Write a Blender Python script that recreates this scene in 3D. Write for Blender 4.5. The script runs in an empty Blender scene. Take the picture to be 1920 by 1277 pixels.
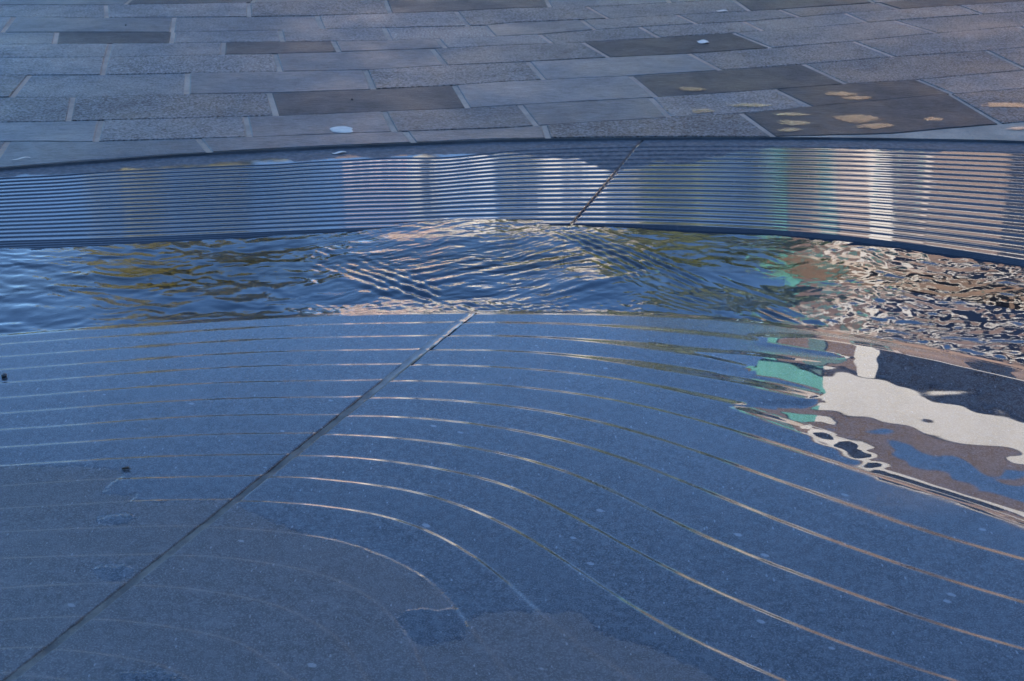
import bpy, bmesh, math, random
import numpy as np
from mathutils import Vector
rng = np.random.default_rng(7); random.seed(7)
scene = bpy.context.scene
COL = scene.collection
R = math.radians

# ------------------------------------------------------------------ camera
F_PX, HOR, CX, CY, CAM_H = 2700.0, -620.0, 960.0, 638.5, 1.5   # photo pixels (1920 x 1277)
PITCH = math.atan((CY - HOR) / F_PX)
cam_d = bpy.data.cameras.new('camera')
cam = bpy.data.objects.new('camera', cam_d); COL.objects.link(cam)
cam.location = (0, 0, CAM_H); cam.rotation_euler = (math.pi / 2 - PITCH, 0, 0)
cam_d.sensor_width = 36; cam_d.lens = 36 * F_PX / 1920
cam_d.clip_start = 0.05; cam_d.clip_end = 6000
cam_d.dof.use_dof = True; cam_d.dof.focus_distance = 3.5; cam_d.dof.aperture_fstop = 11
scene.camera = cam

# ------------------------------------------------------------------ light
SUN_AZ = (-0.55, -0.83); SUN_EL = R(27)
sv = Vector((SUN_AZ[0], SUN_AZ[1], 0)).normalized() * math.cos(SUN_EL); sv.z = math.sin(SUN_EL)
w = bpy.data.worlds.new('World'); scene.world = w; w.use_nodes = True
nt = w.node_tree; bgn = nt.nodes['Background']
sky = nt.nodes.new('ShaderNodeTexSky'); sky.sky_type = 'NISHITA'; sky.sun_disc = False
sky.sun_elevation = SUN_EL; sky.sun_rotation = math.atan2(sv.x, sv.y)
sky.air_density = 1.0; sky.dust_density = 0.0; sky.ozone_density = 6.0
nt.links.new(sky.outputs[0], bgn.inputs[0]); bgn.inputs[1].default_value = 0.135
sl = bpy.data.lights.new('sun', 'SUN'); sl.energy = 5.0; sl.angle = R(0.5); sl.color = (1.0, 0.88, 0.72)
so = bpy.data.objects.new('sun', sl); COL.objects.link(so)
so.rotation_euler = sv.to_track_quat('Z', 'Y').to_euler(); so.location = (0, 0, 30)
vs = scene.view_settings; vs.view_transform = 'Standard'; vs.look = 'None'; vs.gamma = 1; vs.exposure = 2.35
vs.use_curve_mapping = False
scene.cycles.max_bounces = 8; scene.cycles.caustics_reflective = False; scene.cycles.caustics_refractive = False

# ------------------------------------------------------------------ pixel helpers
def G(px, py, z=0.0):
    """photo pixel -> point on the level z"""
    px = np.asarray(px, float); py = np.asarray(py, float)
    a = (px - CX) / F_PX; b = (CY - py) / F_PX
    dy = math.cos(PITCH) + b * math.sin(PITCH); dz = -math.sin(PITCH) + b * math.cos(PITCH)
    t = (z - CAM_H) / dz
    return np.stack([a * t, dy * t], -1)
def PROJ(x, y, z):
    dx = x; dy = y; dz = z - CAM_H
    zc = dy * math.cos(PITCH) - dz * math.sin(PITCH); yc = dy * math.sin(PITCH) + dz * math.cos(PITCH)
    zc = np.where(zc < 0.05, 0.05, zc)
    return CX + F_PX * dx / zc, CY - F_PX * yc / zc
def MIR(px, py, D):
    """point at depth D that a level mirror shows at a photo pixel"""
    a = (px - CX) / F_PX; b = (CY - py) / F_PX
    dy = math.cos(PITCH) + b * math.sin(PITCH); dz = math.sin(PITCH) - b * math.cos(PITCH)
    return a * D / dy, D, -CAM_H + dz * D / dy

# ------------------------------------------------------------------ object helpers
def link(o, parent=None):
    COL.objects.link(o)
    if parent is not None: o.parent = parent
    return o
def tag(o, label=None, cat=None, group=None, kind=None):
    if label: o['label'] = label
    if cat: o['category'] = cat
    if group: o['group'] = group
    if kind: o['kind'] = kind
    return o
def empty(name, loc=(0, 0, 0), rz=0.0):
    o = bpy.data.objects.new(name, None); o.location = loc; o.rotation_euler = (0, 0, rz); o.empty_display_size = .2
    return link(o)
def mesh_obj(name, verts, faces, mat, parent=None, smooth=False):
    me = bpy.data.meshes.new(name); me.from_pydata([tuple(v) for v in verts], [], [tuple(f) for f in faces])
    if smooth: me.polygons.foreach_set('use_smooth', [True] * len(me.polygons))
    me.update(); o = bpy.data.objects.new(name, me); me.materials.append(mat)
    return link(o, parent)
def grid_obj(name, X, Y, Z, mat, parent=None, attrs=None, closed=False, smooth=True):
    n, m = X.shape
    co = np.stack([X, Y, Z], -1).reshape(-1, 3).astype(np.float32)
    idx = np.arange(n * m).reshape(n, m)
    if closed: idx = np.concatenate([idx, idx[:1]], 0)
    q = np.stack([idx[:-1, :-1], idx[1:, :-1], idx[1:, 1:], idx[:-1, 1:]], -1).reshape(-1, 4)
    me = bpy.data.meshes.new(name)
    me.vertices.add(len(co)); me.vertices.foreach_set('co', co.ravel())
    me.loops.add(q.size); me.loops.foreach_set('vertex_index', q.ravel().astype(np.int32))
    me.polygons.add(len(q)); me.polygons.foreach_set('loop_start', np.arange(0, q.size, 4, dtype=np.int32))
    me.polygons.foreach_set('loop_total', np.full(len(q), 4, np.int32))
    me.polygons.foreach_set('use_smooth', np.full(len(q), smooth))
    me.update(calc_edges=True); me.validate()
    for k, v in (attrs or {}).items():
        a = me.attributes.new(k, 'FLOAT', 'POINT'); a.data.foreach_set('value', np.asarray(v, np.float32).ravel())
    me.materials.append(mat)
    o = bpy.data.objects.new(name, me); link(o, parent)
    # normals up
    return o
class MB:
    def __init__(s): s.v = []; s.f = []
    def box(s, a, b):
        x0, y0, z0 = a; x1, y1, z1 = b; i = len(s.v)
        s.v += [(x0,y0,z0),(x1,y0,z0),(x1,y1,z0),(x0,y1,z0),(x0,y0,z1),(x1,y0,z1),(x1,y1,z1),(x0,y1,z1)]
        s.f += [(i,i+3,i+2,i+1),(i+4,i+5,i+6,i+7),(i,i+1,i+5,i+4),(i+1,i+2,i+6,i+5),(i+2,i+3,i+7,i+6),(i+3,i,i+4,i+7)]
        return s
    def lathe(s, prof, n=16, c=(0, 0)):
        i = len(s.v)
        for r, z in prof:
            for k in range(n):
                a = 2 * math.pi * k / n; s.v.append((c[0] + r * math.cos(a), c[1] + r * math.sin(a), z))
        for j in range(len(prof) - 1):
            for k in range(n):
                s.f.append((i + j*n + k, i + j*n + (k+1) % n, i + (j+1)*n + (k+1) % n, i + (j+1)*n + k))
        return s
    def tube(s, p0, p1, r0, r1, n=8):
        p0 = Vector(p0); p1 = Vector(p1); d = (p1 - p0).normalized(); u = d.orthogonal().normalized(); v = d.cross(u); i = len(s.v)
        for p, r in ((p0, r0), (p1, r1)):
            for k in range(n):
                a = 2 * math.pi * k / n; s.v.append(tuple(p + (u * math.cos(a) + v * math.sin(a)) * r))
        for k in range(n): s.f.append((i + k, i + (k+1) % n, i + n + (k+1) % n, i + n + k))
        s.f.append(tuple(i + n + k for k in range(n)))
        return s
    def build(s, name, mat, parent=None, smooth=False): return mesh_obj(name, s.v, s.f, mat, parent, smooth)

# ------------------------------------------------------------------ materials
def new_mat(name):
    m = bpy.data.materials.new(name); m.use_nodes = True
    return m, m.node_tree, m.node_tree.nodes['Principled BSDF']
class NT:
    def __init__(s, nt): s.nt = nt
    def n(s, t, **k):
        o = s.nt.nodes.new(t)
        for a, b in k.items(): setattr(o, a, b)
        return o
    def set(s, sock, v):
        if isinstance(v, bpy.types.NodeSocket): s.nt.links.new(v, sock)
        else: sock.default_value = v
    def math(s, op, a, b=0.0, c=None, clamp=False):
        o = s.n('ShaderNodeMath', operation=op, use_clamp=clamp); s.set(o.inputs[0], a); s.set(o.inputs[1], b)
        if c is not None: s.set(o.inputs[2], c)
        return o.outputs[0]
    def mix(s, fac, a, b):
        o = s.n('ShaderNodeMix', data_type='RGBA'); s.set(o.inputs[0], fac); s.set(o.inputs[6], a); s.set(o.inputs[7], b); return o.outputs[2]
    def noise(s, vec, scale, detail=4, rough=.55, dist=0):
        o = s.n('ShaderNodeTexNoise'); s.set(o.inputs['Vector'], vec); o.inputs['Scale'].default_value = scale
        o.inputs['Detail'].default_value = detail; o.inputs['Roughness'].default_value = rough; o.inputs['Distortion'].default_value = dist
        return o.outputs['Fac']
    def ramp(s, v, lo, hi, a=0.0, b=1.0):
        o = s.n('ShaderNodeMapRange', interpolation_type='SMOOTHSTEP'); s.set(o.inputs[0], v); s.set(o.inputs[1], lo); s.set(o.inputs[2], hi)
        s.set(o.inputs[3], a); s.set(o.inputs[4], b); return o.outputs[0]
    def pos(s): return s.n('ShaderNodeNewGeometry').outputs['Position']
    def obj(s): return s.n('ShaderNodeTexCoord').outputs['Object']
    def scale(s, v, sc, rot=(0, 0, 0)):
        o = s.n('ShaderNodeMapping'); s.set(o.inputs[0], v); o.inputs['Scale'].default_value = sc; o.inputs['Rotation'].default_value = rot; return o.outputs[0]
    def attr(s, n): return s.n('ShaderNodeAttribute', attribute_name=n).outputs['Fac']
    def bump(s, h, strength, dist):
        o = s.n('ShaderNodeBump'); s.set(o.inputs['Height'], h); s.set(o.inputs['Strength'], strength); s.set(o.inputs['Distance'], dist); return o.outputs[0]
def rgb(r, g, b): return (r, g, b, 1)
def simple(name, c, rough=.7, var=.25, sc=3.0, metal=0.0, bumpd=0.0, spec=.5):
    m, t, p = new_mat(name); q = NT(t)
    n = q.noise(q.obj(), sc, 5)
    col = q.mix(q.ramp(n, .3, .7), rgb(*[x * (1 - var) for x in c]), rgb(*[min(1, x * (1 + var)) for x in c]))
    t.links.new(col, p.inputs['Base Color']); p.inputs['Roughness'].default_value = rough; p.inputs['Metallic'].default_value = metal; p.inputs['Specular IOR Level'].default_value = spec
    if bumpd: t.links.new(q.bump(q.noise(q.obj(), sc * 12, 6), .6, bumpd), p.inputs['Normal'])
    return m

def fossils(q, v, scale, lo):
    """pale shell fragments of blue limestone"""
    vo = q.n('ShaderNodeTexVoronoi'); q.set(vo.inputs['Vector'], v); vo.inputs['Scale'].default_value = scale
    d = vo.outputs['Distance']; sel = q.n('ShaderNodeSeparateColor'); q.set(sel.inputs[0], vo.outputs['Color'])
    size = q.math('MULTIPLY', q.math('SUBTRACT', sel.outputs[0], lo, clamp=True), .55)
    n = q.noise(v, scale * 3, 2)
    return q.ramp(q.math('ADD', q.math('SUBTRACT', size, d), q.math('MULTIPLY', q.math('SUBTRACT', n, .5), .12)), 0.0, .05)

def slab_material():
    m, t, p = new_mat('wet_blue_limestone'); q = NT(t); v = q.pos()
    n1 = q.noise(v, 2.2, 5, .6); n2 = q.noise(v, 60, 5, .7); n3 = q.noise(v, 330, 3, .6)
    n4 = q.noise(v, 11, 6, .68)
    base = q.mix(q.ramp(q.math('ADD', q.math('MULTIPLY', n1, .4), q.math('MULTIPLY', n4, .6)), .40, .60), rgb(.010, .015, .021), rgb(.034, .042, .050))
    base = q.mix(q.math('MULTIPLY', q.ramp(n2, .44, .62), .8), base, rgb(.085, .096, .106))
    base = q.mix(q.math('MULTIPLY', q.ramp(n3, .50, .60), .75), base, rgb(.16, .17, .18))
    vr = q.scale(v, (1, 1, 1), (0, 0, .5))
    f1 = fossils(q, q.scale(vr, (1, 1.7, 1)), 15, .70)
    f2 = fossils(q, q.scale(v, (2.6, 1, 1), (0, 0, 1.1)), 40, .60)
    f3 = fossils(q, q.scale(v, (1, 2.4, 1), (0, 0, 2.0)), 95, .52)
    base = q.mix(q.math('MULTIPLY', f1, .5), base, rgb(.40, .42, .44))
    base = q.mix(q.math('MULTIPLY', f2, .65), base, rgb(.30, .32, .34))
    base = q.mix(q.math('MULTIPLY', f3, .55), base, rgb(.26, .28, .30))
    # film of water: signed distance to its shore, ragged
    edge = q.math('ADD', q.math('MULTIPLY', q.math('SUBTRACT', q.noise(v, 26, 5, .6), .5), .045),
                  q.math('MULTIPLY', q.math('SUBTRACT', q.noise(v, 140, 3, .6), .5), .012))
    wd = q.math('ADD', q.attr('wet'), edge)
    wet = q.ramp(wd, -.0015, .0015)
    damp = q.ramp(wd, -.05, .02)
    dry = q.mix(q.math('SUBTRACT', 1, wet), base, q.mix(.45, base, rgb(.072, .072, .070)))
    veil = q.ramp(q.noise(q.scale(v, (1, 1.8, 1), (0, 0, .4)), 7, 7, .72), .54, .70)
    dry = q.mix(q.math('MULTIPLY', veil, .35), dry, rgb(.13, .132, .134)); base = q.mix(q.math('MULTIPLY', veil, .25), base, rgb(.10, .11, .12))
    base2 = q.mix(wet, q.mix(damp, dry, q.mix(.5, dry, base)), q.mix(.40, base, rgb(.006, .010, .016)))
    t.links.new(base2, p.inputs['Base Color'])
    p.inputs['Roughness'].default_value = .5
    t.links.new(q.ramp(n2, .3, .7, .5, .65), p.inputs['Roughness'])
    t.links.new(q.math('SUBTRACT', .30, q.math('MULTIPLY', wet, .27)), p.inputs['Specular IOR Level'])
    t.links.new(q.bump(q.math('ADD', n2, n3), .5, .0012), p.inputs['Normal'])
    t.links.new(wet, p.inputs['Coat Weight']); p.inputs['Coat IOR'].default_value = 1.34; p.inputs['Coat Roughness'].default_value = .008
    rough = q.attr('rough')
    grit = q.math('ADD', q.noise(v, 230, 4, .65), q.math('MULTIPLY', q.noise(v, 60, 2, .5), .8))
    fb = q.bump(grit, 1.0, q.math('MULTIPLY', rough, .0011))
    rim = q.n('ShaderNodeBump'); q.set(rim.inputs['Height'], q.ramp(wd, 0, .01)); rim.inputs['Strength'].default_value = 1; rim.inputs['Distance'].default_value = .0006
    q.set(rim.inputs['Normal'], fb)
    t.links.new(rim.outputs[0], p.inputs['Coat Normal'])
    return m
def rib_material():
    m, t, p = new_mat('ribbed_wet_stone'); q = NT(t); v = q.pos()
    n2 = q.noise(v, 60, 5, .7); n1 = q.noise(v, 3, 4)
    base = q.mix(q.ramp(n1, .3, .7), rgb(.015, .02, .028), rgb(.03, .036, .046))
    base = q.mix(q.math('MULTIPLY', q.ramp(n2, .5, .75), .5), base, rgb(.06, .065, .075))
    t.links.new(base, p.inputs['Base Color']); p.inputs['Roughness'].default_value = .6; p.inputs['Specular IOR Level'].default_value = .12
    base_w = base
    film = q.ramp(q.math('ADD', q.attr('wet'), q.math('MULTIPLY', q.math('SUBTRACT', q.noise(v, 9, 5, .6), .5), .10)), -.006, .006)
    t.links.new(q.mix(film, q.mix(q.ramp(n2, .4, .65), rgb(.055, .058, .063), rgb(.10, .10, .105)), base_w), p.inputs['Base Color'])
    t.links.new(film, p.inputs['Coat Weight']); p.inputs['Coat IOR'].default_value = 1.34; p.inputs['Coat Roughness'].default_value = .02
    rip = q.noise(q.scale(v, (1.0, 2.2, 1)), 42, 4, .6)
    g = q.math('ADD', q.math('MULTIPLY', q.ramp(q.noise(v, 5, 3), .45, .75), .00022), .00003)
    t.links.new(q.bump(rip, .6, g), p.inputs['Coat Normal'])
    t.links.new(q.bump(q.noise(v, 260, 3), .4, .001), p.inputs['Normal'])
    return m
def paving_material():
    m, t, p = new_mat('paving_stone'); q = NT(t); v = q.pos()
    oi = q.n('ShaderNodeObjectInfo'); sc = q.n('ShaderNodeSeparateColor'); q.set(sc.inputs[0], oi.outputs['Color'])
    tone, gran, warm = sc.outputs[0], sc.outputs[1], sc.outputs[2]
    n1 = q.noise(v, 3.1, 5, .6); n2 = q.noise(v, 110, 4, .7); n3 = q.noise(q.scale(v, (1, 2.6, 1)), 24, 5, .65)
    base = q.mix(tone, rgb(.040, .043, .047), rgb(.100, .112, .118))
    base = q.mix(q.math('MULTIPLY', warm, .5), base, rgb(.10, .092, .085))
    k = q.math('ADD', .72, q.math('MULTIPLY', n1, .28)); k = q.math('ADD', k, q.math('MULTIPLY', q.math('SUBTRACT', n3, .5), 1.3)); k = q.math('ADD', k, q.math('MULTIPLY', q.math('SUBTRACT', q.noise(v, 13, 6, .7), .5), 1.2))
    k = q.math('ADD', k, q.math('MULTIPLY', q.math('MULTIPLY', q.math('SUBTRACT', n2, .5), gran), 8.0))
    vm = q.n('ShaderNodeVectorMath', operation='SCALE'); q.set(vm.inputs[0], base); q.set(vm.inputs['Scale'], k)
    st = q.ramp(q.noise(v, 1.3, 6, .65), .56, .68)
    col = q.mix(q.math('MULTIPLY', st, .5), vm.outputs[0], rgb(.05, .05, .05))
    t.links.new(col, p.inputs['Base Color'])
    t.links.new(q.ramp(n1, .3, .7, .38, .56), p.inputs['Roughness'])
    t.links.new(q.math('ADD', .05, q.math('MULTIPLY', tone, .20)), p.inputs['Specular IOR Level'])
    h = q.math('ADD', q.math('MULTIPLY', n2, q.math('ADD', .25, gran)), q.math('MULTIPLY', n3, .5))
    t.links.new(q.bump(h, 1.0, .004), p.inputs['Normal'])
    return m
def mortar_material():
    m, t, p = new_mat('sandy_mortar'); q = NT(t); v = q.pos()
    c = q.mix(q.ramp(q.noise(v, 7, 5), .35, .65), rgb(.38, .28, .205), rgb(.27, .205, .155))
    c = q.mix(q.math('MULTIPLY', q.ramp(q.noise(v, 150, 3), .45, .7), .5), c, rgb(.17, .15, .13))
    t.links.new(c, p.inputs['Base Color']); p.inputs['Roughness'].default_value = .9; p.inputs['Specular IOR Level'].default_value = .1
    t.links.new(q.bump(q.noise(v, 300, 3), .7, .003), p.inputs['Normal'])
    return m
def water_material():
    m, t, p = new_mat('flowing_water'); q = NT(t); t.nodes.remove(p); v = q.pos()
    rip = q.math('ADD', q.noise(q.scale(v, (1, 1.5, 1)), 30, 3, .5, .6), q.math('MULTIPLY', q.noise(q.scale(v, (1, 1.4, 1)), 85, 2), .25))
    b = q.bump(rip, 1.0, q.math('MULTIPLY', q.attr('chop'), .0022))
    fr = q.n('ShaderNodeFresnel'); fr.inputs['IOR'].default_value = 1.333; q.set(fr.inputs['Normal'], b)
    gl = q.n('ShaderNodeBsdfGlossy'); gl.inputs['Roughness'].default_value = .01; q.set(gl.inputs['Normal'], b); gl.inputs['Color'].default_value = rgb(1, 1, 1)
    tr = q.n('ShaderNodeBsdfTransparent'); tr.inputs['Color'].default_value = rgb(.62, .72, .78)
    mx = q.n('ShaderNodeMixShader'); q.set(mx.inputs[0], fr.outputs[0]); q.set(mx.inputs[1], tr.outputs[0]); q.set(mx.inputs[2], gl.outputs[0])
    t.links.new(mx.outputs[0], t.nodes['Material Output'].inputs['Surface'])
    return m
def puddle_material():
    m, t, p = new_mat('puddle_water'); q = NT(t); t.nodes.remove(p); v = q.pos()
    b = q.bump(q.noise(v, 240, 3), 1, .0012)
    fr = q.n('ShaderNodeFresnel'); fr.inputs['IOR'].default_value = 1.333; q.set(fr.inputs['Normal'], b)
    gl = q.n('ShaderNodeBsdfGlossy'); gl.inputs['Roughness'].default_value = .02; q.set(gl.inputs['Normal'], b)
    tr = q.n('ShaderNodeBsdfTransparent'); tr.inputs['Color'].default_value = rgb(.7, .74, .78)
    mx = q.n('ShaderNodeMixShader'); q.set(mx.inputs[0], fr.outputs[0]); q.set(mx.inputs[1], tr.outputs[0]); q.set(mx.inputs[2], gl.outputs[0])
    t0 = q.n('ShaderNodeBsdfTransparent'); m2 = q.n('ShaderNodeMixShader')
    q.set(m2.inputs[0], q.ramp(q.math('ADD', q.attr('film'), q.math('MULTIPLY', q.math('SUBTRACT', q.noise(q.scale(v, (1, 1, 1)), 95, 6, .8), .5), 3.0)), .30, .36)); q.set(m2.inputs[1], t0.outputs[0]); q.set(m2.inputs[2], mx.outputs[0])
    t.links.new(m2.outputs[0], t.nodes['Material Output'].inputs['Surface'])
    return m
def leaf_material(name, a, b):
    m, t, p = new_mat(name); q = NT(t)
    c = q.mix(q.ramp(q.noise(q.pos(), .9, 3), .35, .65), rgb(*a), rgb(*b))
    t.links.new(c, p.inputs['Base Color']); p.inputs['Roughness'].default_value = .55
    tl = q.n('ShaderNodeBsdfTranslucent'); t.links.new(c, tl.inputs['Color']); mx = q.n('ShaderNodeMixShader'); mx.inputs[0].default_value = .4
    t.links.new(p.outputs[0], mx.inputs[1]); t.links.new(tl.outputs[0], mx.inputs[2]); t.links.new(mx.outputs[0], t.nodes['Material Output'].inputs['Surface'])
    return m
def joint_material():
    m, t, p = new_mat('joint_sealant'); q = NT(t); v = q.pos()
    c = q.mix(q.ramp(q.noise(v, 30, 5), .35, .65), rgb(.075, .074, .066), rgb(.125, .12, .10)); c = q.mix(q.math('MULTIPLY', q.ramp(q.noise(v, 420, 2), .62, .72), .6), c, rgb(.28, .26, .2))
    t.links.new(c, p.inputs['Base Color']); p.inputs['Roughness'].default_value = .7; p.inputs['Specular IOR Level'].default_value = .25
    t.links.new(q.attr('wet'), p.inputs['Coat Weight']); p.inputs['Coat IOR'].default_value = 1.34; p.inputs['Coat Roughness'].default_value = .05
    t.links.new(q.bump(q.noise(v, 260, 4), .5, .001), p.inputs['Normal'])
    return m
M = dict(slab=slab_material(), rib=rib_material(), paving=paving_material(), mortar=mortar_material(), water=water_material(), puddle=puddle_material(),
    bed=simple('dark_channel_stone_edge_shade', (.07, .085, .10), .6, .3, 8), joint=joint_material(),
    brick=simple('brown_brick', (.21, .145, .112), .8, .14, 2.5), white=simple('white_render', (.82, .79, .74), .75, .05, 1.5),
    cream=simple('cream_stone', (.72, .66, .58), .8, .08, 1.0), pink=simple('pink_render', (.62, .44, .39), .8, .1, 1.0),
    bay=simple('pale_pink_render', (.56, .49, .44), .75, .08, 1.2), tan=simple('tan_stone', (.36, .29, .22), .8, .1, 1.5), teal=simple('verdigris_copper', (.10, .42, .36), .6, .12, 2.0), dteal=simple('dark_verdigris', (.04, .13, .125), .5, .15, 2.0),
    glass=simple('dark_window_glass', (.012, .013, .016), .12, .2, 1.0, spec=.12), roof=simple('brown_roof_metal', (.16, .112, .092), .7, .12, 2.0),
    iron=simple('black_iron', (.02, .02, .022), .45, .2, 5), lamp=simple('lamp_glass', (.6, .6, .58), .3, .05, 5),
    bark=simple('bark', (.09, .07, .05), .9, .3, 6), olive=leaf_material('olive_leaves', (.48, .43, .12), (.32, .30, .09)),
    green=leaf_material('green_leaves', (.34, .36, .10), (.21, .25, .07)), sage=leaf_material('sage_leaves', (.28, .36, .20), (.17, .24, .13)),
    plaster=simple('grey_stone_facade', (.34, .32, .29), .85, .1, .6), dropping=simple('chalky_white', (.46, .41, .34), .9, .1, 40),
    paper=simple('white_paper', (.50, .44, .37), .8, .05, 30), peb=simple('dark_pebble', (.03, .03, .032), .6, .2, 60), twig=simple('dark_twig', (.06, .045, .03), .8, .2, 60),
    ground=simple('plaza_ground', (.24, .23, .22), .8, .2, .5))

# ------------------------------------------------------------------ fountain: contour lines read from the photograph
LN = {0:[(0,630),(150,618),(313,607),(480,597),(637,590),(793,586.6),(960,586.6),(1117,588),(1273,593),(1440,607),(1583,629),(1750,656),(1920,693)],
1:[(0,645),(150,634),(313,623.6),(480,613),(637,607),(793,604.5),(960,604),(1117,608.6),(1273,617),(1440,634),(1600,660),(1750,694),(1920,735)],
2:[(0,668.7),(150,657.7),(313,646),(480,636),(637,631.4),(793,629),(960,629.5),(1117,636),(1273,648),(1440,673),(1600,703),(1750,740),(1920,785)],
3:[(0,692.5),(150,681.6),(313,669.7),(480,660),(637,656),(793,655),(960,657.5),(1117,668),(1273,686),(1440,715),(1600,750),(1750,792),(1920,842)],
4:[(0,717.6),(150,707),(313,694.7),(480,686),(637,683),(793,683),(960,689),(1117,704),(1273,729),(1440,765),(1600,807),(1750,853),(1920,905)],
5:[(0,745.8),(150,734),(313,722),(480,715),(637,713),(793,713.5),(960,723.5),(1117,743),(1273,777),(1440,826),(1597,876),(1753,926),(1920,978)],
6:[(0,774.6),(150,763),(313,751.7),(480,745.5),(637,744),(793,747),(960,761.5),(1117,789),(1273,834),(1440,893),(1597,947.5),(1753,1001),(1920,1048)],
7:[(0,805),(150,795),(313,783),(480,777),(637,778),(793,784),(960,805),(1117,842),(1273,899),(1440,967),(1597,1026),(1753,1079),(1920,1129)],
8:[(0,838),(150,828),(313,817.5),(480,812),(637,814),(793,825.7),(960,854),(1117,906),(1273,982),(1440,1054),(1597,1112),(1753,1168),(1920,1217)],
9:[(0,872.7),(150,863),(313,854.5),(480,852),(637,855.5),(793,873),(960,913.5),(1117,991),(1273,1075),(1440,1150),(1597,1212),(1753,1264)],
10:[(0,911),(110,902.5),(220,897),(480,892),(637,901),(793,925.5),(960,990),(1117,1091),(1273,1185.6),(1440,1263)],
11:[(0,953),(170,943),(280,937.5),(440,937),(637,952),(793,991),(919,1065),(1012,1148),(1085,1206),(1179,1268)],
12:[(0,997),(175,989),(392,987),(569,1002),(668,1022.7),(762,1062),(825,1106),(875,1166),(925,1230)],
13:[(0,1046),(313,1039),(480,1052),(605,1077),(699,1124),(762,1190),(800,1268)],
14:[(0,1102),(257,1095),(480,1124),(574,1159),(637,1200),(684,1268)],
15:[(0,1162),(188,1159),(400,1190),(480,1222),(552,1275)]}
DZ = 0.0018
O = np.array([-0.93, 1.6]); TJ = 65.2
TH = np.concatenate([np.arange(-28, 168, .2), np.arange(168, 332, 2.0)])     # degrees round O
def spline(x, y, xs):
    """periodic-free natural cubic spline"""
    n = len(x); h = np.diff(x); A = np.eye(n); b = np.zeros(n)
    for i in range(1, n - 1):
        A[i, i-1] = h[i-1]; A[i, i] = 2 * (h[i-1] + h[i]); A[i, i+1] = h[i]; b[i] = 6 * ((y[i+1] - y[i]) / h[i] - (y[i] - y[i-1]) / h[i-1])
    m = np.linalg.solve(A, b); i = np.clip(np.searchsorted(x, xs) - 1, 0, n - 2); d = xs - x[i]; hh = h[i]
    return y[i] + d * ((y[i+1] - y[i]) / hh - hh * (2 * m[i] + m[i+1]) / 6) + d**2 * m[i] / 2 + d**3 * (m[i+1] - m[i]) / (6 * hh)
def smooth(a, s):
    k = np.exp(-.5 * (np.arange(-4 * s, 4 * s + 1) / s) ** 2); k /= k.sum()
    return np.convolve(np.pad(a, 4 * s, mode='edge'), k, 'valid')
def polar(pts, z, ext=.7, sm=7):
    """pixel polyline on level z -> radius round O for every TH (carried on past the frame, closed behind the camera)"""
    q = G(*np.array(pts, float).T, z)
    ta = np.linspace(0, 1, len(q)); u = np.linspace(0, 1, 400)
    q = np.stack([spline(ta, q[:, 0], u), spline(ta, q[:, 1], u)], -1)
    e0 = q[0] - q[12]; e0 /= np.linalg.norm(e0); e1 = q[-1] - q[-13]; e1 /= np.linalg.norm(e1)
    s = np.linspace(.02, ext, 30)[:, None]
    q = np.concatenate([(q[0] + e0 * s)[::-1], q, q[-1] + e1 * s])
    d = q - O; th = np.degrees(np.arctan2(d[:, 1], d[:, 0])); r = np.hypot(*d.T); th = np.where(th < -60, th + 360, th)
    i = np.argsort(th); th = th[i]; r = r[i]
    thp = np.concatenate([th, [th[0] + 360]]); rp = np.concatenate([r, [r[0]]])
    tt = np.where(TH < th[0], TH + 360, TH)
    out = np.interp(tt, thp, np.log(rp)); nf = int((TH < 168).sum())
    out[:nf] = smooth(out[:nf], sm)
    return np.exp(out)
ROF = [polar(LN[k], DZ * k) for k in range(16)]
for k in (16, 17, 18): ROF.append(ROF[-1] * .80)
for k in range(1, 19): ROF[k] = np.minimum(ROF[k], ROF[k-1] - .012)
NL = len(ROF)

# sheets of water on the terraces (pixel outlines)
POOL = [(1290,690),(1345,703),(1450,716),(1530,737),(1515,752),(1405,752),(1370,760),(1500,800),(1600,852),(1650,895),(1790,938),(1920,982),(2150,1060),(2150,760),
        (1920,703),(1760,667),(1640,645),(1520,628),(1400,627),(1430,648),(1560,668),(1575,676),(1520,674),(1410,660),(1290,652),(1200,640),(1330,672),(1400,690),(1380,698)]
DRY = [(-400,872),(0,873),(235,880),(225,893),(192,912),(186,930),(250,928),(245,940),(430,942),(470,960),(570,1003),(668,1024),(762,1063),(825,1108),(855,1140),(770,1140),(735,1158),(760,1190),(785,1212),
       (868,1195),(880,1168),(915,1145),(1012,1150),(1085,1148),(1130,1190),(1250,1225),(1360,1282),(1500,1500),(-900,1500)]
WET2 = [[(185,962),(240,962),(262,976),(220,986),(185,978)], [(160,1060),(250,1060),(265,1085),(200,1092)], [(225,1262),(300,1255),(350,1280),(240,1300)]]
def sdist(px, py, poly):
    """signed pixel distance (positive inside)"""
    P = np.array(poly, float); n = len(P); d2 = np.full(px.shape, 1e12); ins = np.zeros(px.shape, bool)
    for i in range(n):
        a = P[i]; b = P[(i+1) % n]; e = b - a; L2 = (e**2).sum()
        t = np.clip(((px - a[0]) * e[0] + (py - a[1]) * e[1]) / L2, 0, 1)
        # vertical pixels count more: the ground is seen at a slant
        d2 = np.minimum(d2, ((px - a[0] - t * e[0])**2 + (1.9 * (py - a[1] - t * e[1]))**2))
        c = ((a[1] > py) != (b[1] > py)) & (px < (b[0] - a[0]) * (py - a[1]) / (b[1] - a[1] + 1e-9) + a[0]); ins ^= c
    return np.where(ins, 1, -1) * np.sqrt(d2)
def sstep(x, a, b): t = np.clip((x - a) / (b - a), 0, 1); return t * t * (3 - 2 * t)

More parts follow.
